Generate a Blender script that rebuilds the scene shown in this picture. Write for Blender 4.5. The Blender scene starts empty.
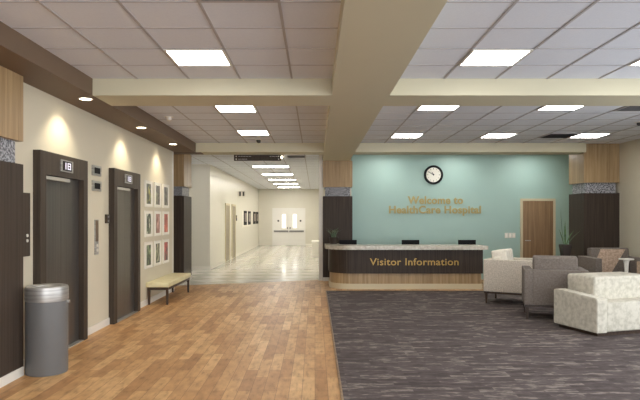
import bpy, bmesh, math, random
from mathutils import Vector, Matrix
random.seed(7)
PI = math.pi
C = bpy.context.scene.collection
sc = bpy.context.scene

# ------------------------------------------------------------------ camera, world, exposure
HC = 1.591                       # eye height
cd = bpy.data.cameras.new('camera'); cam = bpy.data.objects.new('camera', cd); C.objects.link(cam)
cam.location = (0, 0, HC); cam.rotation_euler = (PI/2, 0, 0)
cd.sensor_width = 36; cd.sensor_fit = 'HORIZONTAL'
cd.lens = 578/640*36
cd.shift_x = 5/640; cd.shift_y = 17.5/640
cd.clip_start = .05
sc.camera = cam
sc.view_settings.view_transform = 'Standard'
sc.view_settings.look = 'None'
sc.view_settings.exposure = 0.85
sc.view_settings.gamma = 1
sc.view_settings.use_curve_mapping = False
w = bpy.data.worlds.new('daylight'); sc.world = w; w.use_nodes = True
w.node_tree.nodes['Background'].inputs[0].default_value = (.88, .93, 1.0, 1)
w.node_tree.nodes['Background'].inputs[1].default_value = 4.0
PANEL = 9.0        # strength of the ceiling light diffusers
HALLPANEL = 23.0
SPOT = 20.0        # watts of each recessed downlight

ZC = HC + 1.62     # ceiling height
ZS = HC + 1.424    # underside of beams and soffit
XW = -3.07         # left wall
XS = -2.594        # soffit face
XR = 6.68          # right wall
YB = 14.85         # teal wall

# ------------------------------------------------------------------ materials
def lin(c):
    c = c/255
    return c/12.92 if c <= .04045 else ((c+.055)/1.055)**2.4
def rgb(r, g, b): return (lin(r), lin(g), lin(b), 1)
MATS = {}
def new_mat(name, rough=.6, metal=0.0, spec=.5):
    m = bpy.data.materials.new(name); m.use_nodes = True
    b = m.node_tree.nodes['Principled BSDF']
    b.inputs['Roughness'].default_value = rough; b.inputs['Metallic'].default_value = metal
    b.inputs['Specular IOR Level'].default_value = spec
    return m, m.node_tree, b
def node(nt, t, **kw):
    n = nt.nodes.new(t)
    for k, v in kw.items():
        if k.startswith('in_'):
            n.inputs[k[3:].replace('_', ' ')].default_value = v
        else: setattr(n, k, v)
    return n
def coords(nt, scale=(1, 1, 1), rot=(0, 0, 0), kind='Object'):
    tc = node(nt, 'ShaderNodeTexCoord'); mp = node(nt, 'ShaderNodeMapping')
    mp.inputs['Scale'].default_value = scale; mp.inputs['Rotation'].default_value = rot
    nt.links.new(tc.outputs[kind], mp.inputs['Vector']); return mp.outputs['Vector']
def ramp(nt, fac, stops):
    r = node(nt, 'ShaderNodeValToRGB'); e = r.color_ramp.elements
    while len(e) < len(stops): e.new(.5)
    for el, (p, c) in zip(e, stops): el.position = p; el.color = c
    nt.links.new(fac, r.inputs['Fac']); return r.outputs['Color']
def plain(name, c, rough=.6, metal=0.0, spec=.5, var=.03):
    m, nt, b = new_mat(name, rough, metal, spec)
    n = node(nt, 'ShaderNodeTexNoise', in_Scale=3.0, in_Detail=3.0)
    nt.links.new(coords(nt), n.inputs['Vector'])
    c1 = tuple(x*(1-var) for x in c[:3])+(1,); c2 = tuple(min(1, x*(1+var)) for x in c[:3])+(1,)
    nt.links.new(ramp(nt, n.outputs['Fac'], [(.3, c1), (.7, c2)]), b.inputs['Base Color'])
    return m
def grain(name, c1, c2, scale=(30, 30, 1.2), rough=.45, lo=.35, hi=.65, spec=.4):
    m, nt, b = new_mat(name, rough, 0, spec)
    n = node(nt, 'ShaderNodeTexNoise', in_Scale=1.0, in_Detail=5.0, in_Roughness=.65)
    nt.links.new(coords(nt, scale), n.inputs['Vector'])
    nt.links.new(ramp(nt, n.outputs['Fac'], [(lo, c1), (hi, c2)]), b.inputs['Base Color'])
    return m
def speckle(name, stops, scale=25, rough=.5, detail=4, bump=0):
    m, nt, b = new_mat(name, rough)
    n = node(nt, 'ShaderNodeTexNoise', in_Scale=scale, in_Detail=detail, in_Roughness=.6)
    nt.links.new(coords(nt), n.inputs['Vector'])
    nt.links.new(ramp(nt, n.outputs['Fac'], stops), b.inputs['Base Color'])
    if bump:
        bp = node(nt, 'ShaderNodeBump', in_Strength=bump, in_Distance=.01)
        nt.links.new(n.outputs['Fac'], bp.inputs['Height']); nt.links.new(bp.outputs['Normal'], b.inputs['Normal'])
    return m
def glow(name, c, s):
    m, nt, b = new_mat(name, .5)
    b.inputs['Base Color'].default_value = (.8, .8, .8, 1)
    b.inputs['Emission Color'].default_value = c; b.inputs['Emission Strength'].default_value = s
    return m

M = {}
M['cream'] = plain('cream_wall_paint', rgb(208, 199, 176), .55, var=.01)
M['hall'] = plain('hall_wall_paint', rgb(214, 209, 194), .32, var=.01)
M['greige'] = plain('greige_wall_paint', rgb(196, 189, 168), .55, var=.01)
M['teal'] = plain('teal_wall_paint', rgb(162, 190, 181), .5, var=.012)
M['beam'] = plain('beam_paint', rgb(200, 193, 166), .6, var=.008)
M['brown'] = plain('brown_soffit_paint', rgb(107, 87, 68), .6, var=.02)
M['tile_l'] = speckle('mineral_fibre_ceiling_tile', [(.3, rgb(216, 219, 226)), (.7, rgb(222, 225, 231))], 60, .9)
M['grid'] = plain('ceiling_grid_metal', rgb(172, 168, 168), .6)
M['white'] = plain('white_trim_paint', rgb(225, 220, 208), .4, var=.01)
M['oak'] = grain('light_oak_laminate', rgb(146, 119, 84), rgb(180, 153, 114), (22, 22, .8))
M['oak_dark'] = grain('oak_door_veneer', rgb(118, 92, 66), rgb(154, 126, 94), (14, 14, .6))
M['wenge'] = grain('dark_wenge_laminate', rgb(54, 45, 38), rgb(73, 62, 53), (40, 40, .8), .5, spec=.2)
M['frame'] = grain('dark_brown_door_frame', rgb(58, 49, 41), rgb(72, 62, 52), (40, 40, .8), .5, spec=.25)
M['stone'] = speckle('grey_mosaic_stone', [(.36, rgb(58, 58, 62)), (.47, rgb(118, 118, 122)), (.60, rgb(182, 182, 186))], 52, .5, 2)
M['steel'] = grain('brushed_steel', rgb(150, 148, 144), rgb(195, 193, 188), (2, 2, 60), .42)
M['steel'].node_tree.nodes['Principled BSDF'].inputs['Metallic'].default_value = .7
M['bin_grey'] = plain('bin_grey_body', rgb(104, 104, 103), .45)
M['lift'] = grain('elevator_door_metal', rgb(84, 80, 76), rgb(108, 103, 98), (60, 60, .4), .28)
M['lift'].node_tree.nodes['Principled BSDF'].inputs['Metallic'].default_value = .55
M['black'] = plain('black_plastic', rgb(18, 18, 20), .7, spec=.2)
M['darkgrey'] = plain('dark_grey_plastic', rgb(60, 58, 56), .5)
M['grey'] = plain('vent_grey', rgb(130, 128, 126), .6)
M['gold'] = plain('gold_metal_lettering', rgb(190, 154, 80), .4, .25)
M['gold_dull'] = plain('antique_gold_lettering', rgb(178, 162, 106), .5, .1)
M['bench_seat'] = speckle('pale_yellow_vinyl', [(.3, rgb(216, 206, 160)), (.7, rgb(232, 222, 180))], 8, .45)
M['darkwood'] = grain('dark_stained_wood', rgb(52, 40, 32), rgb(74, 58, 46), (30, 30, 2), .4)
M['paper'] = plain('white_picture_mount', rgb(238, 234, 222), .6, var=.01)
M['counter'] = speckle('cream_granite_countertop', [(.35, rgb(180, 170, 152)), (.5, rgb(198, 189, 172)), (.65, rgb(212, 205, 190))], 14, .25, 6)
M['toe'] = plain('beige_plinth', rgb(205, 192, 160), .5)
M['f_beige'] = speckle('beige_mottled_fabric', [(.34, rgb(184, 172, 155)), (.66, rgb(216, 205, 188))], 45, .9, 3, .15)
M['f_white'] = speckle('cream_cushion_fabric', [(.35, rgb(220, 212, 194)), (.65, rgb(240, 234, 218))], 16, .9, 3, .15)
M['f_cream'] = speckle('cream_damask_fabric', [(.36, rgb(180, 174, 157)), (.60, rgb(202, 196, 180))], 16, .85, 2, .1)
M['f_taupe'] = speckle('taupe_fabric', [(.35, rgb(106, 96, 88)), (.65, rgb(126, 116, 106))], 40, .9, 3, .15)
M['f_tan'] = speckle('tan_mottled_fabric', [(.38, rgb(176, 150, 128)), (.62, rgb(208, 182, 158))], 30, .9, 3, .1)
M['leaf'] = speckle('green_leaf', [(.35, rgb(52, 84, 44)), (.65, rgb(98, 132, 74))], 12, .5)
M['leaf_pale'] = speckle('pale_green_leaf', [(.35, rgb(84, 104, 80)), (.65, rgb(112, 130, 104))], 12, .6)
M['pot'] = plain('dark_brown_planter', rgb(52, 42, 36), .5)
M['soil'] = plain('potting_soil', rgb(46, 36, 28), .9)
M['glass_dark'] = plain('black_display_glass', rgb(26, 24, 30), .15)
M['diffuser'] = glow('ceiling_light_diffuser', (1, .98, .95, 1), PANEL)
M['hall_diffuser'] = glow('hall_ceiling_light_diffuser', (1, .96, .88, 1), HALLPANEL)
M['bulb'] = glow('downlight_lamp', (1, .86, .64, 1), 12)
M['display'] = glow('violet_lit_digits', (.58, .52, 1, 1), .2)
M['lift_light'] = plain('elevator_head_strip', rgb(170, 166, 154), .4)
M['lit_glass'] = glow('lit_door_window', (1, .98, .9, 1), .6)

# wood floor: planks along Y
def wood_floor():
    m, nt, b = new_mat('wood_plank_floor', .48, 0, .3)
    v = coords(nt, (1, 1, 1), (0, 0, PI/2))
    br = node(nt, 'ShaderNodeTexBrick', offset=.37, offset_frequency=2, squash=1.0)
    br.inputs['Scale'].default_value = 1; br.inputs['Brick Width'].default_value = .72; br.inputs['Row Height'].default_value = .118
    br.inputs['Mortar Size'].default_value = .0016; br.inputs['Mortar Smooth'].default_value = .1; br.inputs['Bias'].default_value = 0
    br.inputs['Color1'].default_value = (0, 0, 0, 1); br.inputs['Color2'].default_value = (1, 1, 1, 1); br.inputs['Mortar'].default_value = (.5, .5, .5, 1)
    nt.links.new(v, br.inputs['Vector'])
    col = ramp(nt, br.outputs['Color'], [(0, rgb(168, 125, 82)), (.35, rgb(186, 143, 96)), (.7, rgb(196, 154, 106)), (1, rgb(208, 169, 120))])
    n = node(nt, 'ShaderNodeTexNoise', in_Scale=1.0, in_Detail=6.0, in_Roughness=.6)
    nt.links.new(coords(nt, (22, 5, 1)), n.inputs['Vector'])
    g = ramp(nt, n.outputs['Fac'], [(.30, (.62, .58, .54, 1)), (.44, (.95, .94, .93, 1)), (.68, (1.12, 1.12, 1.12, 1))])
    n2 = node(nt, 'ShaderNodeTexNoise', in_Scale=5.0, in_Detail=3.0)
    nt.links.new(coords(nt, (1.8, 1.0, 1)), n2.inputs['Vector'])
    g2 = ramp(nt, n2.outputs['Fac'], [(.3, (.84, .82, .80, 1)), (.6, (1.04, 1.04, 1.04, 1))])
    a = node(nt, 'ShaderNodeMixRGB', blend_type='MULTIPLY'); a.inputs[0].default_value = 1
    nt.links.new(col, a.inputs[1]); nt.links.new(g, a.inputs[2])
    c = node(nt, 'ShaderNodeMixRGB', blend_type='MULTIPLY'); c.inputs[0].default_value = 1
    nt.links.new(a.outputs[0], c.inputs[1]); nt.links.new(g2, c.inputs[2])
    d = node(nt, 'ShaderNodeMixRGB', blend_type='MIX'); d.inputs[2].default_value = rgb(112, 76, 50)
    nt.links.new(br.outputs['Fac'], d.inputs[0]); nt.links.new(c.outputs[0], d.inputs[1])
    nt.links.new(d.outputs[0], b.inputs['Base Color'])
    return m
def carpet_mat():
    m, nt, b = new_mat('charcoal_streaked_carpet', .95, 0, .1)
    n = node(nt, 'ShaderNodeTexNoise', in_Scale=1.0, in_Detail=3.0, in_Roughness=.7)
    nt.links.new(coords(nt, (6, 18, 1)), n.inputs['Vector'])
    br = node(nt, 'ShaderNodeTexBrick', offset=.5)
    br.inputs['Scale'].default_value = 1; br.inputs['Brick Width'].default_value = .3; br.inputs['Row Height'].default_value = .07
    br.inputs['Mortar Size'].default_value = 0.0
    br.inputs['Color1'].default_value = (0, 0, 0, 1); br.inputs['Color2'].default_value = (1, 1, 1, 1)
    nt.links.new(coords(nt), br.inputs['Vector'])
    mx = node(nt, 'ShaderNodeMixRGB'); mx.inputs[0].default_value = .22
    nt.links.new(n.outputs['Fac'], mx.inputs[1]); nt.links.new(br.outputs['Color'], mx.inputs[2])
    nt.links.new(ramp(nt, mx.outputs[0], [(.34, rgb(76, 68, 67)), (.47, rgb(88, 80, 78)), (.57, rgb(98, 89, 86)), (.66, rgb(136, 126, 119))]), b.inputs['Base Color'])
    return m
def marble_tile():
    m, nt, b = new_mat('white_polished_floor_tile', .13, 0, .5)
    v = coords(nt, (1, 1, 0), (0, 0, PI/4))
    ch = node(nt, 'ShaderNodeTexChecker', in_Scale=1.6)
    ch.inputs['Color1'].default_value = rgb(218, 213, 200); ch.inputs['Color2'].default_value = rgb(188, 183, 170)
    nt.links.new(v, ch.inputs['Vector'])
    n = node(nt, 'ShaderNodeTexNoise', in_Scale=3.0, in_Detail=6.0)
    nt.links.new(coords(nt), n.inputs['Vector'])
    a = node(nt, 'ShaderNodeMixRGB', blend_type='MULTIPLY'); a.inputs[0].default_value = 1
    nt.links.new(ch.outputs['Color'], a.inputs[1])
    nt.links.new(ramp(nt, n.outputs['Fac'], [(.3, (.9, .9, .9, 1)), (.6, (1, 1, 1, 1))]), a.inputs[2])
    nt.links.new(a.outputs[0], b.inputs['Base Color'])
    return m
M['planks'] = wood_floor(); M['carpet'] = carpet_mat(); M['marble'] = marble_tile()
def art_mat(name, dark, mid, bright, seed):
    m, nt, b = new_mat(name, .35)
    tc = node(nt, 'ShaderNodeTexCoord'); mp = node(nt, 'ShaderNodeMapping')
    mp.inputs['Location'].default_value = (seed*3.1, seed*1.7, seed*.9); mp.inputs['Scale'].default_value = (1, 7, 4.2)
    nt.links.new(tc.outputs['Object'], mp.inputs['Vector'])
    n = node(nt, 'ShaderNodeTexNoise', in_Scale=1.2, in_Detail=3.0, in_Distortion=1.2)
    nt.links.new(mp.outputs['Vector'], n.inputs['Vector'])
    nt.links.new(ramp(nt, n.outputs['Fac'], [(.44, dark), (.54, mid), (.66, bright)]), b.inputs['Base Color'])
    return m

# ------------------------------------------------------------------ mesh helpers
def bx(bm, x0, x1, y0, y1, z0, z1, mi=0):
    v = [bm.verts.new((x, y, z)) for x in (x0, x1) for y in (y0, y1) for z in (z0, z1)]
    for f in ((0, 1, 3, 2), (4, 6, 7, 5), (0, 4, 5, 1), (2, 3, 7, 6), (0, 2, 6, 4), (1, 5, 7, 3)):
        bm.faces.new([v[i] for i in f]).material_index = mi
    return bm
def rbox(bm, size, loc=(0, 0, 0), bev=.02, seg=3, rot=None, taper=None):
    t = bmesh.new(); bmesh.ops.create_cube(t, size=1)
    for v in t.verts:
        v.co.x *= size[0]; v.co.y *= size[1]; v.co.z *= size[2]
        if taper and v.co.z < 0: v.co.x *= taper; v.co.y *= taper
    if bev: bmesh.ops.bevel(t, geom=t.edges[:], offset=bev, segments=seg, affect='EDGES', profile=.6)
    mt = Matrix.Translation(loc)
    if rot: mt = mt @ rot
    bmesh.ops.transform(t, matrix=mt, verts=t.verts[:])
    me = bpy.data.meshes.new('tmp'); t.to_mesh(me); t.free(); bm.from_mesh(me); bpy.data.meshes.remove(me)
    return bm
def lathe(bm, prof, n=32, loc=(0, 0, 0), cap=True, rot=None):
    rings = []
    mt = Matrix.Translation(loc) @ (rot or Matrix.Identity(4))
    for r, z in prof:
        rings.append([bm.verts.new(mt @ Vector((r*math.cos(2*PI*i/n), r*math.sin(2*PI*i/n), z))) for i in range(n)])
    for a, b in zip(rings, rings[1:]):
        for i in range(n): bm.faces.new((a[i], a[(i+1) % n], b[(i+1) % n], b[i]))
    if cap:
        bm.faces.new(rings[0][::-1]); bm.faces.new(rings[-1])
    return bm
def prism(bm, pts, z0, z1):
    a = [bm.verts.new((x, y, z0)) for x, y in pts]; b = [bm.verts.new((x, y, z1)) for x, y in pts]
    n = len(pts)
    for i in range(n): bm.faces.new((a[i], a[(i+1) % n], b[(i+1) % n], b[i]))
    bm.faces.new(a[::-1]); bm.faces.new(b)
    return bm
def obj(name, bm, mats, parent=None, smooth=False, label=None):
    bmesh.ops.recalc_face_normals(bm, faces=bm.faces[:])
    me = bpy.data.meshes.new(name); bm.to_mesh(me); bm.free()
    if not isinstance(mats, (list, tuple)): mats = [mats]
    for m in mats: me.materials.append(m)
    if smooth:
        for p in me.polygons: p.use_smooth = True
        try: me.set_sharp_from_angle(angle=math.radians(40))
        except Exception: pass
    o = bpy.data.objects.new(name, me); C.objects.link(o)
    if parent: o.parent = parent
    if label: o['label'] = label
    return o
def tag(o, label, cat, group=None):
    o['label'] = label; o['category'] = cat
    if group: o['group'] = group
    return o
def thing(name, label, cat, loc=(0, 0, 0), rz=0, group=None):
    o = bpy.data.objects.new(name, None); C.objects.link(o); o.empty_display_size = .1
    o.location = loc; o.rotation_euler = (0, 0, rz)
    return tag(o, label, cat, group)
def struct(name, bm, m, parent=None):
    o = obj(name, bm, m, parent); o['kind'] = 'structure'; return o
def B(): return bmesh.new()
def box(*a): return bx(bmesh.new(), *a)
def dup(root, loc=None, rz=None, label=None, group=None):
    r = root.copy(); C.objects.link(r)
    if loc is not None: r.location = loc
    if rz is not None: r.rotation_euler = (0, 0, rz)
    if label: r['label'] = label
    if group: r['group'] = group
    for ch in list(root.children):
        c = ch.copy(); C.objects.link(c); c.parent = r
        for g in ch.children:
            d = g.copy(); C.objects.link(d); d.parent = c
    return r

# ------------------------------------------------------------------ the room
YN = -3.0          # wall behind the camera
YE = 32.8          # far end of the corridor
XH = -3.2          # corridor left wall
XHR = .95          # corridor right wall
# floors
arc = [(-3.60, 13.45), (-3.1, 13.55), (-2.6, 13.72), (-2.0, 13.92), (-1.5, 14.10), (-1.0, 14.30), (-.5, 14.50), (0, 14.75), (.20, 14.88)]
struct('floor', prism(B(), [(-3.6, YN), (XR, YN), (XR, 14.88)] + arc[::-1], -.1, 0), M['planks'])
o = struct('floor', box(.25, XR-.02, YN+.02, 12.48, .0, .008), M['carpet']); o.name = 'floor_carpet'
bm = B(); bx(bm, .228, .25, YN+.02, 12.5, 0, .010); bx(bm, .25, XR-.02, 12.48, 12.50, 0, .010)
struct('trim_1', bm, M['oak_dark'])
o = struct('floor', prism(B(), arc + [(XHR+.1, 14.885), (XHR+.1, YE), (-6, YE), (-6, 12.4), (-3.6, 12.4)], -.1, 0), M['marble']); o.name = 'floor_corridor'

def ceiling(name, x0, x1, y0, y1, xs, ys, z=ZC):
    bm = B(); bx(bm, x0, x1, y0, y1, z, z+.08, 0)
    t = .011
    for x in xs:
        if x0+.03 < x < x1-.03: bx(bm, x-t, x+t, y0, y1, z-.006, z, 1)
    for y in ys:
        if y0+.03 < y < y1-.03: bx(bm, x0, x1, y-t*.7, y+t*.7, z-.004, z, 1)
    return struct(name, bm, [M['tile_l'], M['grid']])
GL = [-.270-.6*k for k in range(-4, 6)]; GR = [1.508+.6*k for k in range(-2, 10)]
YA = [4.34+.6*k for k in range(-13, 5)]; YBL = [7.76+.6*k-.0 for k in range(0, 9)]
ceiling('ceiling_left', XS, .195, YN, 6.74, GL, YA)
ceiling('ceiling_right', .87, XR, YN, 6.74, GR, YA)
ceiling('ceiling_left_far', XS, .195, 7.38, 12.57, GL, YBL)
ceiling('ceiling_right_far', .87, XR, 7.38, 12.57, GR, YBL)
ceiling('ceiling_corridor', -6, XHR, 13.1, YE, GL, [13.6+.6*k for k in range(33)])
ceiling('ceiling_reception', XHR, XR, 13.1, YB, GR, [13.6, 14.2])

struct('ceiling_beam', box(.195, .87, YN, 14.5, ZS, ZC+.08), M['beam'])
struct('ceiling_beam', box(XS, .195, 6.74, 7.38, ZS, ZC+.08), M['beam'])
struct('ceiling_beam', box(.87, XR, 6.74, 7.38, ZS, ZC+.08), M['beam'])
struct('ceiling_beam', box(XS, .195, 12.57, 13.1, ZS, ZC+.08), M['beam'])
struct('ceiling_beam', box(.87, 5.9, 12.57, 13.1, ZS, ZC+.08), M['beam'])
bm = box(-3.6, XS, YN, 12.62, ZS, ZC+.08)
bx(bm, -3.6, XS+.10, 12.60, 12.95, ZS-.012, ZS+.02)
struct('ceiling_soffit', bm, M['brown'])
struct('ceiling_passage', box(-6, XS, 12.40, 13.1, ZC, ZC+.08), M['beam'])
struct('ceiling_corner', box(5.9, XR, 12.57, 13.1, ZC, ZC+.08), M['tile_l'])
struct('wall_passage_end', box(-6, XW, 12.40, 12.55, 0, ZC), M['hall'])

struct('wall_left', box(XW-.15, XW, YN, 12.40, 0, ZS), M['cream'])
struct('wall_passage', box(-6, -4.2, 12.55, 17.6, 0, ZC), M['hall'])
struct('wall_facing', box(-4.2, XH, 17.6, 17.75, 0, ZC), M['hall'])
struct('wall_corridor_left', box(XH-.15, XH, 17.75, YE, 0, ZC), M['hall'])
struct('wall_corridor_right', box(XHR, XHR+.12, YB+.02, YE, 0, ZC), M['hall'])
struct('wall_corridor_end', box(XH, XHR, YE, YE+.15, 0, ZC), M['hall'])
struct('wall_reception', box(.94, XR+.2, YB, YB+.15, 0, ZC+.08), M['teal'])
struct('wall_return', box(.10, .195, 14.56, 15.05, 0, ZC), M['white'])
bm = B()
bx(bm, -3.3, -1.9, YN-.15, YN, 0, ZC+.08); bx(bm, 5.9, XR+.2, YN-.15, YN, 0, ZC+.08); bx(bm, -1.9, 5.9, YN-.15, YN, 2.9, ZC+.08)
struct('wall_behind', bm, M['greige'])
bm = B()
for x in (-1.87, -.3, 1.25, 2.8, 4.35, 5.87): bx(bm, x-.03, x+.03, YN-.12, YN-.04, 0, 2.9)
for z in (.03, 2.2, 2.87): bx(bm, -1.9, 5.9, YN-.11, YN-.05, z-.03, z+.03)
struct('window_4', bm, M['frame'])  # assumed glazing behind the camera, added to let in frontal daylight
ld = bpy.data.lights.new('window_portal', 'AREA'); ld.shape = 'RECTANGLE'; ld.size = 7.8; ld.size_y = 2.9
ld.cycles.is_portal = True
lo = bpy.data.objects.new('window_portal', ld); C.objects.link(lo); lo['kind'] = 'helper'
lo.location = (2.0, YN-.13, 1.45); lo.rotation_euler = (PI/2, 0, 0)
# right wall with three window openings, outside the photograph
bm = B(); wins = [(-2.4, 0.4), (1.0, 4.0), (4.6, 7.6)]
bx(bm, XR, XR+.2, YN, YB, 0, .45); bx(bm, XR, XR+.2, YN, YB, 2.75, ZC+.08)
ys = [YN] + [y for w_ in wins for y in w_] + [YB]
for i in range(0, len(ys), 2): bx(bm, XR, XR+.2, ys[i], ys[i+1], .45, 2.75)
struct('wall_right', bm, M['greige'])
for i, (a, b) in enumerate(wins):
    bm = B()
    for y in (a, (a+b)/2, b): bx(bm, XR+.06, XR+.12, y-.03, y+.03, .45, 2.75)
    for z in (.48, 2.72): bx(bm, XR+.06, XR+.12, a, b, z-.03, z+.03)
    struct('window_%d' % (i+1), bm, M['white'])
    ld = bpy.data.lights.new('window_portal', 'AREA'); ld.shape = 'RECTANGLE'; ld.size = 2.3; ld.size_y = b-a
    ld.cycles.is_portal = True
    lo = bpy.data.objects.new('window_portal', ld); C.objects.link(lo)
    lo.location = (XR+.15, (a+b)/2, 1.6); lo.rotation_euler = (0, PI/2, 0)
    lo['kind'] = 'helper'
# baseboards
for i, (a, b) in enumerate([(5.86, 6.29), (7.60, 8.60), (9.89, 12.55)]):
    o = struct('baseboard_left', box(XW, XW+.015, a, b, 0, .10), M['white'])
struct('baseboard_corridor_left', box(XH, XH+.015, 17.75, YE, 0, .10), M['white'])
struct('baseboard_corridor_end', box(-.54, XHR, YE-.015, YE, 0, .10), M['white'])
struct('baseboard_facing', box(-4.2, XH, 17.585, 17.6, 0, .10), M['white'])

# pillars: oak cap, stone band, dark lower cladding
ZW = HC+.765; ZT = HC+.535
def pillar(x0, x1, y0, y1, label, ztop=ZS, stone_in=.055):
    r = bpy.data.objects.new('pillar', None); C.objects.link(r); r['kind'] = 'structure'; r['label'] = label
    r.location = ((x0+x1)/2, (y0+y1)/2, 0)
    hx, hy = (x1-x0)/2, (y1-y0)/2
    obj('oak_cladding', box(-hx, hx, -hy, hy, ZW, ztop), M['oak'], r)
    s = stone_in
    obj('stone_band', box(-hx+s, hx-s, -hy+s, hy-s, ZT, ZW), M['stone'], r)
    obj('dark_cladding', box(-hx, hx, -hy, hy, .09, ZT), M['wenge'], r)
    obj('plinth', box(-hx+.008, hx+.012, -hy-.012, hy-.008, 0, .09), M['white'], r)
    return r
pillar(XW-.01, -2.947, YN+.3, 5.84, 'near left pillar at the edge of the photo')
pillar(-3.72, -3.22, 14.2, 15.08, 'far left pillar at the corridor mouth', ZC)
pillar(.2, .94, 14.5, YB-.001, 'pillar behind the left end of the reception desk')
pillar(5.9, XR, 12.68, 13.43, 'pillar in the right corner beside the teal wall', ZC)

# ------------------------------------------------------------------ doors
def wood_door(name, x0, x1, ztop, y):
    bm = B(); t = .06
    bx(bm, x0, x0+t, y-.03, y, 0, ztop); bx(bm, x1-t, x1, y-.03, y, 0, ztop); bx(bm, x0+t, x1-t, y-.03, y, ztop-t, ztop)
    fr = struct(name, bm, M['toe'])
    leaf = obj('door_leaf', box(x0+t, x1-t, y-.018, y-.001, .01, ztop-t), M['oak_dark'], fr)
    k = B(); lathe(k, [(.012, 0), (.012, .05)], 12, (x0+t+.07, y-.018, 1.0), rot=Matrix.Rotation(PI/2, 4, 'X'))
    bx(k, x0+t+.06, x0+t+.19, y-.078, y-.062, .99, 1.012)
    obj('door_handle', k, M['steel'], leaf)
wood_door('door_1', 5.27, 6.17, 2.075, YB)
M['door_tan'] = grain('greyish_tan_door', rgb(132, 120, 98), rgb(152, 140, 118), (20, 20, .6))
def side_door(name, y0, y1, x):
    bm = B(); t = .07
    bx(bm, x, x+.03, y0, y0+t, 0, 2.1); bx(bm, x, x+.03, y1-t, y1, 0, 2.1); bx(bm, x, x+.03, y0+t, y1-t, 2.03, 2.1)
    fr = struct(name, bm, M['toe'])
    obj('door_leaf', box(x+.001, x+.016, y0+t, y1-t, .01, 2.03), M['door_tan'], fr)
side_door('door_2', 20.55, 21.55, XH); side_door('door_3', 22.15, 23.15, XH)
# double door at the end of the corridor
bm = B(); y = YE; xa, xb, zt = -2.42, -.545, 2.13
bx(bm, xa, xa+.07, y-.04, y, 0, zt); bx(bm, xb-.07, xb, y-.04, y, 0, zt); bx(bm, xa+.07, xb-.07, y-.04, y, zt-.07, zt)
M['dd'] = plain('pale_grey_door_paint', rgb(226, 223, 216), .4, var=.01)
dd = struct('door_4', bm, M['dd'])
xm = (xa+xb)/2
for s in (-1, 1):
    a, b = (xa+.07, xm-.004) if s < 0 else (xm+.004, xb-.07)
    lf = obj('door_leaf', box(a, b, y-.03, y-.002, .01, zt-.07), M['dd'], dd)
    wa, wb = (xm-.30, xm-.13) if s < 0 else (xm+.13, xm+.30)
    wa, wb = (-1.87, -1.66) if s < 0 else (-1.25, -1.04)
    obj('window_pane', box(wa, wb, y-.036, y-.03, 1.0, 1.76), M['lit_glass'], lf)
    obj('push_bar', box(a+.02, b-.02, y-.075, y-.03, .76, .86), M['grey'], lf)
    dx = -2.08 if s < 0 else -.82
    obj('round_sign', lathe(B(), [(.055, 0), (.055, .008)], 20, (dx, y-.03, 1.40), rot=Matrix.Rotation(PI/2, 4, 'X')), M['darkgrey'], lf)
    hx = xm-.07 if s < 0 else xm+.07
    obj('door_handle', box(hx-.03, hx+.03, y-.06, y-.03, .93, 1.05), M['grey'], lf)

# ------------------------------------------------------------------ ceiling fittings
def light_proto(mat):
    bm = B(); s = .293; f = .024
    for a in ((-s, s, -s, -s+f), (-s, s, s-f, s), (-s, -s+f, -s+f, s-f), (s-f, s, -s+f, s-f)):
        bx(bm, a[0], a[1], a[2], a[3], -.012, 0)
    t = thing('ceiling_light', '', 'ceiling light')
    obj('light_frame', bm, M['white'], t)
    obj('diffuser', box(-s+f, s-f, -s+f, s-f, -.009, -.001), mat, t)
    return t
pl = light_proto(M['diffuser'])
G1 = 'square ceiling light panels'
spots = [
 (-1.17, 5.85, 'square lit ceiling panel nearest on the left, in front of the cross beam'),
 (1.81, 5.85, 'square lit ceiling panel nearest on the right, right of the long beam'),
 (3.61, 5.85, 'square lit ceiling panel cut by the right edge of the photo'),
 (-1.17, 8.54, 'square lit ceiling panel just behind the cross beam on the left'),
 (-1.17, 11.0, 'square lit ceiling panel farther back on the left, near the smoke detector'),
 (1.81, 8.40, 'lit ceiling panel just behind the right cross beam, nearest the long beam'),
 (3.61, 8.40, 'lit ceiling panel just behind the right cross beam, farther right, above the door'),
 (1.81, 11.4, 'small lit ceiling panel in the rear row, left, nearest the long beam'),
 (3.61, 11.4, 'small lit ceiling panel in the rear row, middle, above the armchairs'),
 (5.41, 11.4, 'small lit ceiling panel in the rear row, right, beside the dark vent'),
]
for i, (x, y, l) in enumerate(spots):
    o = pl if i == 0 else dup(pl)
    o.location = (x, y, ZC); o['label'] = l; o['group'] = G1
for x in (1.81, 3.61, 5.41):
    dup(pl, (x, 14.1, ZC), label='ceiling light panel over the reception desk, hidden by the beam', group='reception ceiling panels behind the beam')
for x, y in ((-1.17, 2.75), (1.81, 2.75), (3.61, 2.75), (-1.17, -.25), (1.81, -.25), (3.61, -.25)):
    dup(pl, (x, y, ZC), label='square ceiling light panel overhead, nearer than the picture edge', group='overhead ceiling panels outside the view')
def slim_proto():
    bm = B()
    for a in ((-.58, .58, -.24, -.22), (-.58, .58, .22, .24), (-.58, -.56, -.22, .22), (.56, .58, -.22, .22)):
        bx(bm, a[0], a[1], a[2], a[3], -.012, 0)
    t = thing('corridor_light', '', 'ceiling light')
    obj('light_frame', bm, M['white'], t)
    obj('diffuser', box(-.56, .56, -.22, .22, -.009, -.001), M['hall_diffuser'], t)
    return t
dup(pl, (-3.75, 16.0, ZC), label='added light panel in the side passage, unseen behind the far left pillar, brightening the facing wall', group='added passage light out of sight')  # unseen extra panel, added to brighten the wall facing the passage
sp = slim_proto()
names = ['first and widest', 'second', 'third', 'fourth', 'last and smallest']
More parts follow.
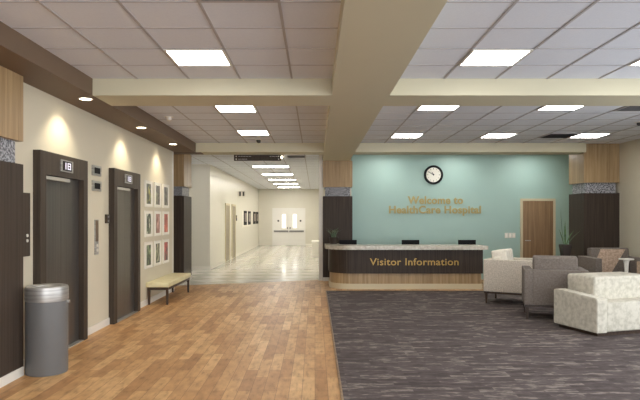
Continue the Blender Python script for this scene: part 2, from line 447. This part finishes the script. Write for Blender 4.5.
for i, py in enumerate((166.5, 174.2, 179.6, 183.9, 187.1)):
    y = 578*1.62/(217.5-py)
    o = sp if i == 0 else dup(sp)
    o.location = (-1.40, y, ZC); o['label'] = 'rectangular lit panel in the corridor ceiling, %s of the row' % names[i]; o['group'] = 'corridor ceiling lights'

def vent(x, y, label, w_=.6, d=.6, m='grey'):
    t = thing('ceiling_vent', label, 'air vent', (x, y, ZC)); a, b = w_/2, d/2
    bm = B(); bx(bm, -a, a, -b, -b+.03, -.014, 0); bx(bm, -a, a, b-.03, b, -.014, 0); bx(bm, -a, -a+.03, -b+.03, b-.03, -.014, 0); bx(bm, a-.03, a, -b+.03, b-.03, -.014, 0)
    obj('vent_frame', bm, M['grid'], t)
    bm = B(); n = max(3, int(d/.07))
    for k in range(n):
        y_ = -b+.04+(d-.08)*k/(n-1) if n > 1 else 0
        rbox(bm, (w_-.06, .03, .004), (0, y_, -.008), 0, 1, Matrix.Rotation(.6, 4, 'X'))
    obj('louvre', bm, M[m], t)
    obj('backing', box(-a+.03, a-.03, -b+.03, b-.03, -.003, -.001), M['darkgrey'], t)
vent(4.81, 8.45, 'grey ceiling vent at the right edge, behind the cross beam')
vent(4.81, 11.4, 'dark ceiling vent left of the rear right light panel', m='darkgrey')
vent(-.57, 4.02, 'brown grey ceiling vent cut by the top edge of the photo')
vent(-.49, 15.3, 'slim ceiling grille right of the hanging sign in the corridor', .5, .5)
def dome(x, y, z, name, label, cat, m, r=.05, h=.03, stem=.0):
    t = thing(name, label, cat, (x, y, z))
    obj('base', lathe(B(), [(r, 0), (r, -.01), (r*.8, -.014)], 20), M['white'], t, True)
    obj('head', lathe(B(), [(r*.6, -.014), (r*.55, -h), (r*.3, -h-.012), (.004, -h-.016)], 20), m, t, True)
dome(-2.35, 9.3, ZC, 'sprinkler', 'white ceiling sprinkler beside the brown soffit on the left', 'sprinkler', M['white'], .07, .05)
dome(-1.17, 12.0, ZC, 'smoke_detector', 'small dark ceiling detector behind the left rear light panel', 'smoke detector', M['darkgrey'], .08, .06)
dome(5.5, 9.8, ZC, 'sprinkler', 'dark ceiling sprinkler at the right edge of the photo', 'sprinkler', M['darkgrey'], .07, .05)
dome(-.88, 15.2, ZC, 'emergency_light', 'tiny bright emergency lamp beside the right end of the hanging sign', 'emergency light', M['bulb'], .05, .05)

# recessed downlights in the soffit, each with its own spot lamp
dn = ['above the gap before the first elevator', 'above the first elevator', 'between the two elevators', 'above the pictures']
for i, y in enumerate((2.4, 4.65, 6.93, 9.15, 11.2)):
    lab = ['round recessed downlight in the soffit, outside the view', 'round recessed downlight in the soffit beside the near pillar', 'round recessed downlight in the brown soffit above the first elevator',
           'round recessed downlight in the brown soffit above the second elevator', 'round recessed downlight in the brown soffit nearest the pictures'][i]
    t = thing('recessed_downlight', lab, 'downlight', (-2.75, y, ZS), group='soffit downlights')
    ring = B(); lathe(ring, [(.085, 0), (.085, -.006), (.07, -.008), (.065, -.002)], 28, cap=False)
    obj('trim_ring', ring, M['white'], t, True)
    obj('lamp', lathe(B(), [(.066, 0), (.066, -.004)], 28), M['bulb'], t)
    ld = bpy.data.lights.new('downlight_beam', 'SPOT'); ld.energy = SPOT; ld.color = (1, .88, .68)
    ld.spot_size = math.radians(112); ld.spot_blend = .7; ld.shadow_soft_size = .03
    lo = bpy.data.objects.new('downlight_beam', ld); C.objects.link(lo); lo.parent = t
    lo.location = (0, 0, -.03); lo.rotation_euler = (0, .16, 0)

# ------------------------------------------------------------------ elevators
def elevator(y0, y1, label):
    t = thing('elevator', label, 'elevator', (XW, (y0+y1)/2, 0)); h = (y1-y0)/2; zt = 2.33; zo = 2.07; j = .135; p = .083
    bm = B(); bx(bm, 0, p, -h, -h+j, 0, zt); bx(bm, 0, p, h-j, h, 0, zt); bx(bm, 0, p, -h+j, h-j, zo, zt)
    obj('door_frame', bm, M['frame'], t)
    for a, b in ((-h+j, -.002), (.002, h-j)): obj('door_panel', box(.0, .016, a, b, .012, zo), M['lift'], t)
    obj('sill', box(0, p, -h+j, h-j, 0, .012), M['steel'], t)
    obj('head_strip', box(.03, .075, -h+j+.02, .12, zo-.05, zo-.012), M['lift_light'], t, label='pale strip under the door head')
    s = obj('floor_indicator', box(p, p+.012, -.17, .17, 2.135, 2.275), M['steel'], t)
    obj('screen', box(p+.012, p+.014, -.125, .125, 2.15, 2.26), M['glass_dark'], s)
    g = B()   # down arrow block and a lit figure
    x0, x1 = p+.014, p+.016
    for (a, b, c, d) in ((.0, .02, 2.165, 2.245), (.02, .075, 2.165, 2.18), (.02, .075, 2.2, 2.213), (.02, .075, 2.232, 2.245), (.075, .095, 2.165, 2.245)):
        bx(g, x0, x1, a, b, c, d)
    obj('lit_digit', box(x0, x1, -.06, -.035, 2.165, 2.245), M['display'], s)
    obj('lit_digit', g, M['display'], s)
    return t
elevator(6.29, 7.60, 'first elevator on the left, nearest the trash bin')
elevator(8.60, 9.89, 'second elevator on the left, next to the pictures')
def call_display(z, lab):
    t = thing('floor_display', lab, 'display', (XW, 8.10, z), group='displays between the elevators')
    obj('plate', box(0, .02, -.16, .16, -.07, .07), M['steel'], t)
    obj('screen', box(.02, .024, -.10, .10, -.04, .04), M['black'], t)
call_display(HC+.655, 'upper square floor display between the two elevators')
call_display(HC+.44, 'lower square floor display between the two elevators')
t = thing('call_panel', 'tall slim metal elevator call panel between the two elevators', 'call panel', (XW, 8.1, HC-.275))
obj('plate', box(0, .015, -.06, .06, -.245, .245), M['steel'], t)
M['copper'] = plain('dark_bronze_panel', rgb(120, 100, 80), .4, .4)
obj('face', box(.015, .018, -.05, .05, -.06, .235), M['copper'], t)
for z in (-.12, -.18): obj('button', lathe(B(), [(.022, 0), (.022, .012)], 16, (.015, 0, z), rot=Matrix.Rotation(PI/2, 4, 'Y')), M['white'], t)
t = thing('key_switch', 'small dark switch box beside the second elevator frame', 'switch', (XW, 8.50, HC-.02))
obj('box', box(0, .03, -.06, .06, -.065, .065), M['frame'], t)
for z in (-.03, .03): obj('button', box(.03, .036, -.02, .02, z-.014, z+.014), M['grey'], t)
t = thing('elevator_control_panel', 'dark brown wall panel with two buttons right of the near pillar', 'control panel', (XW, 6.03, HC-.075))
obj('plate', box(0, .03, -.15, .14, -.335, .335), M['frame'], t)
for z in (-.17, -.115): obj('button', lathe(B(), [(.016, 0), (.016, .01)], 16, (.03, .07, z), rot=Matrix.Rotation(PI/2, 4, 'Y')), M['white'], t)

# ------------------------------------------------------------------ pictures
arts = [[(rgb(24, 28, 14), rgb(70, 76, 24), rgb(206, 196, 92)), (rgb(44, 40, 40), rgb(104, 98, 88), rgb(150, 146, 120)), (rgb(50, 46, 40), rgb(112, 104, 92), rgb(140, 150, 116))],
        [(rgb(26, 40, 20), rgb(66, 92, 50), rgb(236, 236, 220)), (rgb(110, 70, 60), rgb(176, 120, 110), rgb(206, 168, 150)), (rgb(150, 56, 36), rgb(206, 84, 58), rgb(226, 140, 104))],
        [(rgb(28, 40, 22), rgb(86, 108, 62), rgb(186, 200, 150)), (rgb(26, 34, 20), rgb(74, 84, 52), rgb(196, 192, 160)), (rgb(30, 46, 22), rgb(150, 52, 46), rgb(206, 84, 74))]]
albl = [['yellow blossom on near black', 'grey olive foliage', 'grey brown leaves'], ['white blossom on dark green', 'dusty pink flowers', 'bright orange red flower'], ['pale green leaves on dark', 'cream bloom on dark green', 'red flower among green leaves']]
rows = ['top', 'middle', 'bottom']; cols = ['nearest the elevator', 'middle column', 'nearest the far pillar']
k = 0
for r in range(3):
    for c in range(3):
        t = thing('framed_picture', 'small white framed picture of %s, %s row, %s' % (albl[r][c], rows[r], cols[c]), 'picture',
                  (XW, 10.625+.615*c, HC+(.435, -.115, -.69)[r]), group='botanical pictures beside the second elevator')
        hw, hh = .235, .24
        bm = B(); f = .02
        bx(bm, 0, .022, -hw, -hw+f, -hh, hh); bx(bm, 0, .022, hw-f, hw, -hh, hh); bx(bm, 0, .022, -hw+f, hw-f, hh-f, hh); bx(bm, 0, .022, -hw+f, hw-f, -hh, -hh+f)
        obj('picture_frame', bm, M['white'], t)
        obj('mount', box(0, .014, -hw+f, hw-f, -hh+f, hh-f), M['paper'], t)
        a = arts[r][c]; k += 1
        obj('print', box(.014, .016, -.135, .135, -.185, .185), art_mat('flower_print', *a, k), t)

# ------------------------------------------------------------------ trash bin
t = thing('trash_bin', 'round grey trash bin with brushed steel lid beside the near pillar', 'trash bin', (-2.765, 5.96, 0))
obj('body', lathe(B(), [(.200, 0), (.204, .012), (.204, .745)], 48), M['bin_grey'], t, True)
lid = lathe(B(), [(.207, .74), (.209, .75), (.209, .86), (.203, .885), (.19, .892), (.145, .888), (.125, .865), (.12, .78)], 48, cap=False)
obj('lid', lid, M['steel'], t, True, label='brushed steel lid')
obj('opening', lathe(B(), [(.12, .77), (.12, .772)], 32), M['black'], t)
obj('handle', rbox(B(), (.03, .04, .03), (.214, .02, .725), .006), M['steel'], t)

# ------------------------------------------------------------------ bench
t = thing('bench', 'low bench with pale yellow seat and dark legs under the pictures', 'bench', (-2.86, 11.42, 0))
obj('seat', rbox(B(), (.42, 1.86, .09), (0, 0, .365), .018, 3), M['bench_seat'], t, True)
bm = B(); bx(bm, -.19, .19, -.90, -.86, .27, .32); bx(bm, -.19, .19, .86, .90, .27, .32); bx(bm, -.19, -.15, -.86, .86, .27, .32); bx(bm, .15, .19, -.86, .86, .27, .32)
obj('seat_rail', bm, M['darkwood'], t)
for sx in (-1, 1):
    for sy in (-1, 1): obj('leg', rbox(B(), (.05, .05, .32), (sx*.165, sy*.875, .16), .004, 1, taper=.65), M['darkwood'], t)

# ------------------------------------------------------------------ reception desk
def outline(off, x0=.32, y0=12.8, x1=3.72, R=.5):
    X0, Y0, X1 = x0-off, y0-off, x1+off; r = R+off; pts = [(X0, 13.95)]
    cx, cy = X0+r, Y0+r
    for i in range(13):
        a = PI + i*PI/24; pts.append((cx+r*math.cos(a), cy+r*math.sin(a)))
    ri = .22
    pts += [(X1, Y0), (X1, 13.42), (.74, 13.42), (.58, 13.55), (.58, 13.95)]
    return pts
t = thing('reception_desk', 'long curved reception desk with dark front, oak base and pale granite top', 'reception desk', (0, 0, 0))
obj('fascia', prism(B(), outline(0), .35, .88), M['wenge'], t, label='dark upper front')
obj('oak_base', prism(B(), outline(-.03), .12, .35), M['oak'], t, label='light oak lower front')
obj('plinth', prism(B(), outline(-.01), 0, .12), M['toe'], t)
obj('countertop', prism(B(), outline(.09), .88, .965), M['counter'], t)
obj('work_surface', box(.60, 3.72, 13.44, 14.3, .72, .75), M['oak'], t)
for x in (.62, 3.66): obj('side_panel', box(x, x+.03, 13.5, 14.28, 0, .72), M['wenge'], t)
def lettering(name, body, size, width, x, y, z, m, parent=None, ext=.012, off=.006):
    cu = bpy.data.curves.new(name, 'FONT'); cu.body = body; cu.size = size; cu.extrude = ext; cu.offset = off
    cu.align_x = 'CENTER'; cu.space_character = 1.05; cu.resolution_u = 4
    to = bpy.data.objects.new(name, cu); C.objects.link(to)
    bpy.context.view_layer.update()
    me = bpy.data.meshes.new_from_object(to.evaluated_get(bpy.context.evaluated_depsgraph_get()))
    bpy.data.objects.remove(to); 
    xs = [v.co.x for v in me.vertices]; w0 = max(xs)-min(xs); cx = (max(xs)+min(xs))/2
    for v in me.vertices: v.co.x = (v.co.x-cx)*width/w0
    bm = bmesh.new(); bm.from_mesh(me); bpy.data.meshes.remove(me)
    bmesh.ops.remove_doubles(bm, verts=bm.verts[:], dist=1e-5)
    seen = set(); isl = []
    for v in bm.verts:
        if v in seen: continue
        st = [v]; seen.add(v); comp = []
        while st:
            q = st.pop(); comp.append(q)
            for e in q.link_edges:
                r_ = e.other_vert(q)
                if r_ not in seen: seen.add(r_); st.append(r_)
        isl.append([min(q.co.x for q in comp), max(q.co.x for q in comp), comp])
    isl.sort(key=lambda a: a[0]); gr = []
    for a in isl:
        if gr and a[0] < gr[-1][1]-.004: gr[-1][1] = max(gr[-1][1], a[1]); gr[-1][2] += a[2]
        else: gr.append(a)
    for a in gr:
        keep = set(a[2]); cx = (a[0]+a[1])/2
        nb = bmesh.new(); mp = {q: nb.verts.new((q.co.x-cx, q.co.y, q.co.z)) for q in a[2]}
        for f in bm.faces:
            if f.verts[0] in keep: nb.faces.new([mp[q] for q in f.verts])
        o = obj(name, nb, m, parent); o.location = (x+cx, y, z); o.rotation_euler = (PI/2, 0, 0)
    bm.free()
lettering('letter', 'Visitor Information', .222, 1.96, (414.3-315)/578*12.78, 12.79, .535, M['gold'], t, .012, .0008)

sgn = thing('wall_sign', 'raised gold letters Welcome to HealthCare Hospital on the teal wall', 'sign', (3.0, YB, 0))
lettering('letter', 'Welcome to', .27, 1.42, .09, -.013, HC+.355, M['gold_dull'], sgn, .012, .008)
lettering('letter', 'HealthCare Hospital', .27, 2.36, .08, -.013, HC+.110, M['gold_dull'], sgn, .012, .008)

# monitors
def monitor(x, y, lab):
    t = thing('monitor', lab, 'monitor', (x, y, .75), group='computer monitors behind the reception desk')
    obj('screen_housing', rbox(B(), (.42, .035, .25), (0, 0, .18), .006, 2), M['black'], t)
    obj('screen', box(-.195, .195, .0176, .0185, .075, .285), M['glass_dark'], t)
    obj('stand', box(-.03, .03, -.01, .01, .012, .12), M['black'], t)
    obj('foot', rbox(B(), (.2, .16, .012), (0, 0, .006), .004, 1), M['black'], t)
monitor(.79, 13.85, 'black monitor at the left end of the reception desk by the plant')
monitor((410.5-315)/578*13.85, 13.85, 'black monitor in the middle of the reception desk')
monitor((467-315)/578*13.85, 13.85, 'black monitor at the right end of the reception desk')

# clock
t = thing('wall_clock', 'round black rimmed wall clock above the gold lettering', 'clock', (3.04, YB, HC+1.095))
RX = Matrix.Rotation(PI/2, 4, 'X')
obj('rim', lathe(B(), [(.245, 0), (.245, .04), (.235, .055), (.20, .055), (.188, .03)], 48, rot=RX, cap=False), M['black'], t, True)
obj('dial', lathe(B(), [(.21, .0), (.21, .028)], 48, rot=RX), M['paper'], t)
for i in range(12):
    a = i*PI/6; L = .035 if i % 3 == 0 else .02
    obj('hour_mark', rbox(B(), (.010, .002, L), (.155*math.sin(a), -.029, .155*math.cos(a)), 0, 1, Matrix.Rotation(a, 4, 'Y')), M['black'], t)
for nm, a, L, wd in (('minute_hand', -PI/3, .165, .012), ('hour_hand', -PI*2/12.2, .085, .016)):
    obj(nm, rbox(B(), (wd, .003, L), ((L/2-.015)*math.sin(a), -.033 if L > .1 else -.031, (L/2-.015)*math.cos(a)), 0, 1, Matrix.Rotation(a, 4, 'Y')), M['black'], t)
obj('hub', lathe(B(), [(.018, .028), (.018, .038)], 16, rot=RX), M['black'], t)

# switches on teal wall
for i, (px, l) in enumerate(((506.3, 'left'), (510, 'middle'), (513.7, 'right'))):
    t = thing('wall_switch', 'small white switch plate left of the wooden door, %s of three' % l, 'switch', ((px-315)/578*YB, YB, HC-.46), group='switch plates beside the wooden door')
    obj('plate', box(-.04, .04, -.012, 0, -.065, .065), M['white'], t)
    obj('rocker', box(-.018, .018, -.018, -.012, -.035, .035), M['paper'], t)

# ------------------------------------------------------------------ plants
def blade(bm, base, az, L, lean, wd, segs=7, curl=.6):
    d = Vector((math.cos(az), math.sin(az), 0)); s = Vector((-math.sin(az), math.cos(az), 0))
    p = Vector(base); prev = None; ang = lean
    for i in range(segs+1):
        f = i/segs; w_ = wd*(.55+1.2*f-1.75*f*f) if f < .999 else .0015
        w_ = max(w_, .0015)
        n = Vector((0, 0, 1)).cross(s)
        a = bm.verts.new(p - s*w_/2); c = bm.verts.new(p + d*w_*.12*(-1)); b = bm.verts.new(p + s*w_/2)
        if prev: bm.faces.new((prev[0], prev[1], c, a)); bm.faces.new((prev[1], prev[2], b, c))
        prev = (a, c, b)
        p = p + (d*math.sin(ang) + Vector((0, 0, 1))*math.cos(ang))*L/segs; ang += curl/segs
t = thing('potted_plant', 'small potted grassy plant on the left end of the reception desk', 'plant', (.44, 13.66, .965))
obj('pot', lathe(B(), [(.085, 0), (.11, .15), (.115, .16), (.10, .16), (.095, .14)], 24, cap=False), M['pot'], t, True)
obj('soil', lathe(B(), [(.07, .005), (.094, .142)], 24), M['soil'], t)
for i in range(34):
    bm = B(); blade(bm, (random.uniform(-.05, .05), random.uniform(-.05, .05), .14), random.uniform(0, 2*PI), random.uniform(.22, .34), random.uniform(.05, .45), .018, 6, 1.2)
    obj('leaf', bm, M['leaf_pale'], t, True)
pz = .78
t = thing('plant_stand', 'dark wooden plant stand behind the armchairs', 'stand', (5.26, 12.15, 0))
obj('top', rbox(B(), (.34, .34, .03), (0, 0, pz-.015), .004, 1), M['darkwood'], t)
for sx in (-1, 1):
    for sy in (-1, 1): obj('leg', rbox(B(), (.035, .035, pz-.03), (sx*.14, sy*.14, (pz-.03)/2), .003, 1), M['darkwood'], t)
t = thing('potted_plant', 'snake plant in a tapered dark brown pot beside the right pillar', 'plant', (5.26, 12.15, pz))
bm = B(); rbox(bm, (.20, .20, .24), (0, 0, .12), .008, 2, taper=.72)
obj('pot', bm, M['pot'], t)
obj('soil', box(-.085, .085, -.085, .085, .24, .245), M['soil'], t)
for az, L, lean, wd, cu in ((2.9, .80, .12, .055, -.1), (1.2, .50, .05, .05, .1), (.3, .36, .35, .05, .5), (-.2, .42, .62, .05, .3), (3.3, .36, .25, .045, .2)):
    bm = B(); blade(bm, (.03*math.cos(az), .03*math.sin(az), .24), az, L, lean, wd, 8, cu); obj('leaf', bm, M['leaf'], t, True)

# ------------------------------------------------------------------ armchairs (front is -y)
def armchair(label, loc, rz, W, D, fab, cush, arm=.82, back=.99, band=False, t_=.13, ct=.17):
    t = thing('armchair', label, 'armchair', loc, rz, 'lounge armchairs on the carpet')
    z0 = .235
    for sx in (-1, 1):
        obj('armrest', rbox(B(), (t_, D, arm-z0), (sx*(W/2-t_/2), 0, (arm+z0)/2), .014, 3), fab, t, True)
    obj('back_panel', rbox(B(), (W-2*t_+.01, .12, arm-z0), (0, D/2-.06, (arm+z0)/2), .014, 3), fab, t, True)
    obj('seat_base', box(-W/2+t_-.005, W/2-t_+.005, -D/2+.02, D/2-.11, z0, .36), fab, t)
    obj('seat_cushion', rbox(B(), (W-2*t_-.012, D-.26, .14), (0, -.05, .43), .035, 4), cush, t, True)
    bc = rbox(B(), (W-2*t_-.012, ct, back-.47), (0, D/2-.13-ct/2, (back+.47)/2), .04, 4, Matrix.Rotation(-.12, 4, 'X'))
    co = obj('back_cushion', bc, cush, t, True)
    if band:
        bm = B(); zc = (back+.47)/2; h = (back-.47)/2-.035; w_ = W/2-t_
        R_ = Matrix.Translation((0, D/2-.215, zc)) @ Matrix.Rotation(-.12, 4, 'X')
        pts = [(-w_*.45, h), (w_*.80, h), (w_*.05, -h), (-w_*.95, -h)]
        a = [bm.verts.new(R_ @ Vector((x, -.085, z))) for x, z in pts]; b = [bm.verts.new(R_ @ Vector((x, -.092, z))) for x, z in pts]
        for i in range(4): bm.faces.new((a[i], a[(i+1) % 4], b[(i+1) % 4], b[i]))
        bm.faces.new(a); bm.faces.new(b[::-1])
        obj('tan_band', bm, M['f_tan'], co, label='diagonal tan band across the back cushion')  # thin tan parallelogram laid over the front of the cushion
    bm = B(); e = .03
    bx(bm, -W/2+.01, W/2-.01, -D/2+.01, -D/2+.01+e, .20, z0); bx(bm, -W/2+.01, W/2-.01, D/2-.01-e, D/2-.01, .20, z0)
    bx(bm, -W/2+.01, -W/2+.04, -D/2+.04, D/2-.04, .20, z0); bx(bm, W/2-.04, W/2-.01, -D/2+.04, D/2-.04, .20, z0)
    obj('base_rail', bm, M['darkwood'], t)
    for sx in (-1, 1):
        for sy in (-1, 1):
            obj('leg', rbox(B(), (.05, .05, .20), (sx*(W/2-.045), sy*(D/2-.045), .10+.008), .003, 1, taper=.55), M['darkwood'], t)
    return t
def corner(P0, th, L, Dp):   # centre from the nearest left corner, the near edge turned th to the right-near
    u = Vector((math.cos(th), -math.sin(th))); v = Vector((math.sin(th), math.cos(th)))
    c = Vector(P0)+u*L/2+v*Dp/2; return (c.x, c.y, 0)
th = math.radians(30)
armchair('beige armchair with white back cushion, nearest the reception desk', corner((3.10, 10.64), th, .88, .84), math.radians(90)-th, .84, .88, M['f_beige'], M['f_white'], ct=.28)
th = math.radians(17)
armchair('taupe armchair turned away, between the beige one and the cream one', corner((3.25, 8.98), th, .92, .80), math.radians(180)-th, .92, .80, M['f_taupe'], M['f_taupe'], arm=.785)
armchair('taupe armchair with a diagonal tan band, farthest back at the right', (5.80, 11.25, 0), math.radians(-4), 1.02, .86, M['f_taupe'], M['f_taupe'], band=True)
armchair('tan armchair at the right edge of the photo behind the cream one', (6.10, 9.74, 0), math.radians(-88), .88, .86, M['f_tan'], M['f_white'])

# cream armchair in front: low, flush to the floor, arms sloping down to the front
t = thing('armchair', 'cream patterned armchair with sloping arms, nearest and facing the camera', 'armchair', (0, 0, 0), 0, 'lounge armchairs on the carpet')
d = Vector((.29, -.957)); s = Vector((.957, .29))     # facing, sideways
Pf = Vector((3.72, 7.62)); Wc = 1.36
def at(a, b): p = Pf + s*a - d*b; return (p.x, p.y)
t.location = (*at(Wc/2, .42), 0); t.rotation_euler = (0, 0, math.atan2(s.y, s.x))
# local: x across, y back, origin at the middle
def arm_bm(x0, x1):
    bm = B(); D2 = .42
    prof = [(-D2, .06), (D2, .06), (D2, .55), (D2-.05, .56), (-D2+.03, .52), (-D2, .50)]
    A = [bm.verts.new((x0, y, z)) for y, z in prof]; Bv = [bm.verts.new((x1, y, z)) for y, z in prof]
    n = len(prof)
    for i in range(n): bm.faces.new((A[i], A[(i+1) % n], Bv[(i+1) % n], Bv[i]))
    bm.faces.new(A[::-1]); bm.faces.new(Bv)
    bmesh.ops.bevel(bm, geom=bm.edges[:], offset=.008, segments=2, affect='EDGES')
    return bm
obj('armrest', arm_bm(-Wc/2, -Wc/2+.17), M['f_cream'], t, True)
obj('armrest', arm_bm(Wc/2-.17, Wc/2), M['f_cream'], t, True)
obj('seat', rbox(B(), (Wc-.34, .74, .40), (0, -.03, .26), .03, 3), M['f_cream'], t, True)
bm = rbox(B(), (Wc-.38, .54, .52), (.03, .14, .515), .045, 4)
obj('backrest', bm, M['f_cream'], t, True)
obj('plinth', box(-Wc/2+.06, Wc/2-.06, -.36, .38, .008, .08), M['darkwood'], t)

# white side table
t = thing('side_table', 'small white pedestal side table between the banded and tan armchairs', 'side table', (5.44, 10.10, 0.008))
obj('table_top', lathe(B(), [(.12, .845), (.125, .855), (.12, .865)], 28), M['white'], t, True)
obj('pedestal', lathe(B(), [(.055, .845), (.04, .78), (.028, .6), (.028, .03)], 20), M['white'], t, True)
obj('foot', lathe(B(), [(.13, 0), (.13, .015), (.03, .03)], 28), M['white'], t, True)

# ------------------------------------------------------------------ corridor things
t = thing('hanging_sign', 'dark brown hanging direction sign over the corridor mouth', 'sign', (-1.322, 13.3, 0))
z0, z1 = HC+1.305, HC+1.44
obj('sign_board', box(-.54, .54, -.02, .02, z0, z1), M['frame'], t)
for x in (-.40, .40): obj('hanger', box(x-.006, x+.006, -.006, .006, z1, ZC-.0), M['steel'], t)
bm = B(); y0, y1 = -.023, -.02; zc = (z0+z1)/2
for zz in (zc+.032, zc-.032):
    bx(bm, -.50, -.475, y0, y1, zz-.014, zz+.014); bx(bm, .475, .50, y0, y1, zz-.014, zz+.014)
obj('arrow_mark', bm, M['white'], t)
bm = B(); random.seed(3)
def words(x, z, total):
    while total > 0:
        L = random.uniform(.03, .07); bx(bm, x, x+L, y0, y1, z-.007, z+.007); x += L+.012; total -= L+.012
words(-.44, zc+.032, .30); words(-.44, zc-.032, .18); words(.28, zc+.032, .14)
obj('sign_text', bm, M['grid'], t)
t = thing('projecting_sign', 'small white wall sign with two dark marks above the corridor doors', 'sign', (XH, 24.2, 2.58))
obj('plate', box(0, .28, -.012, .012, -.11, .11), M['white'], t)
for x in (.03, .17): obj('mark', box(x, x+.07, -.016, -.012, -.09, .09), M['darkgrey'], t)
t = thing('room_plate', 'small dark plate on the corridor wall past the second door', 'sign', (XH, 23.5, HC-.02))
obj('plate', box(0, .02, -.10, .10, -.11, .11), M['darkgrey'], t); obj('insert', box(.02, .023, -.07, .07, .0, .08), M['gold_dull'], t)
t = thing('notice_board', 'white notice board on the corridor wall behind the first two dark pictures', 'notice board', (XH+.001, 27.0, HC-.02))
obj('board', box(0, .02, -1.5, 1.5, -.42, .32), M['paper'], t)
bm = B(); bx(bm, .02, .03, -1.5, 1.5, -.42, -.39); obj('ledge', bm, M['white'], t)
for (a, b), l in zip(((25.75, 26.75), (27.35, 28.35), (29.9, 30.9), (31.3, 32.4)), ('first', 'second', 'third', 'fourth')):
    t = thing('dark_picture', 'dark framed picture on the corridor left wall, %s from the doors' % l, 'picture', (XH+.022 if b < 28.5 else XH, (a+b)/2, HC-.0), group='dark pictures along the corridor')
    h = (b-a)/2
    obj('picture_frame', box(0, .03, -h, h, -.34, .30), M['black'], t)
    obj('print', box(.03, .034, -h+.12, h-.12, -.20, .20), art_mat('dark_print', rgb(60, 40, 34), rgb(96, 70, 58), rgb(150, 128, 110), len(l)), t)
t = thing('corridor_bin', 'white bin against the right side of the corridor', 'trash bin', (.04, 23.3, 0))
obj('body', rbox(B(), (.34, .34, .58), (0, 0, .29), .02, 2, taper=.85), M['white'], t)
obj('lid', rbox(B(), (.36, .36, .08), (0, 0, .62), .03, 3), M['paper'], t)
t = tag(obj('carton', rbox(B(), (.34, .3, .14), (-.32, 31.5, .07), .01, 1), M['white']), 'small white box on the corridor floor beside the double door', 'box')
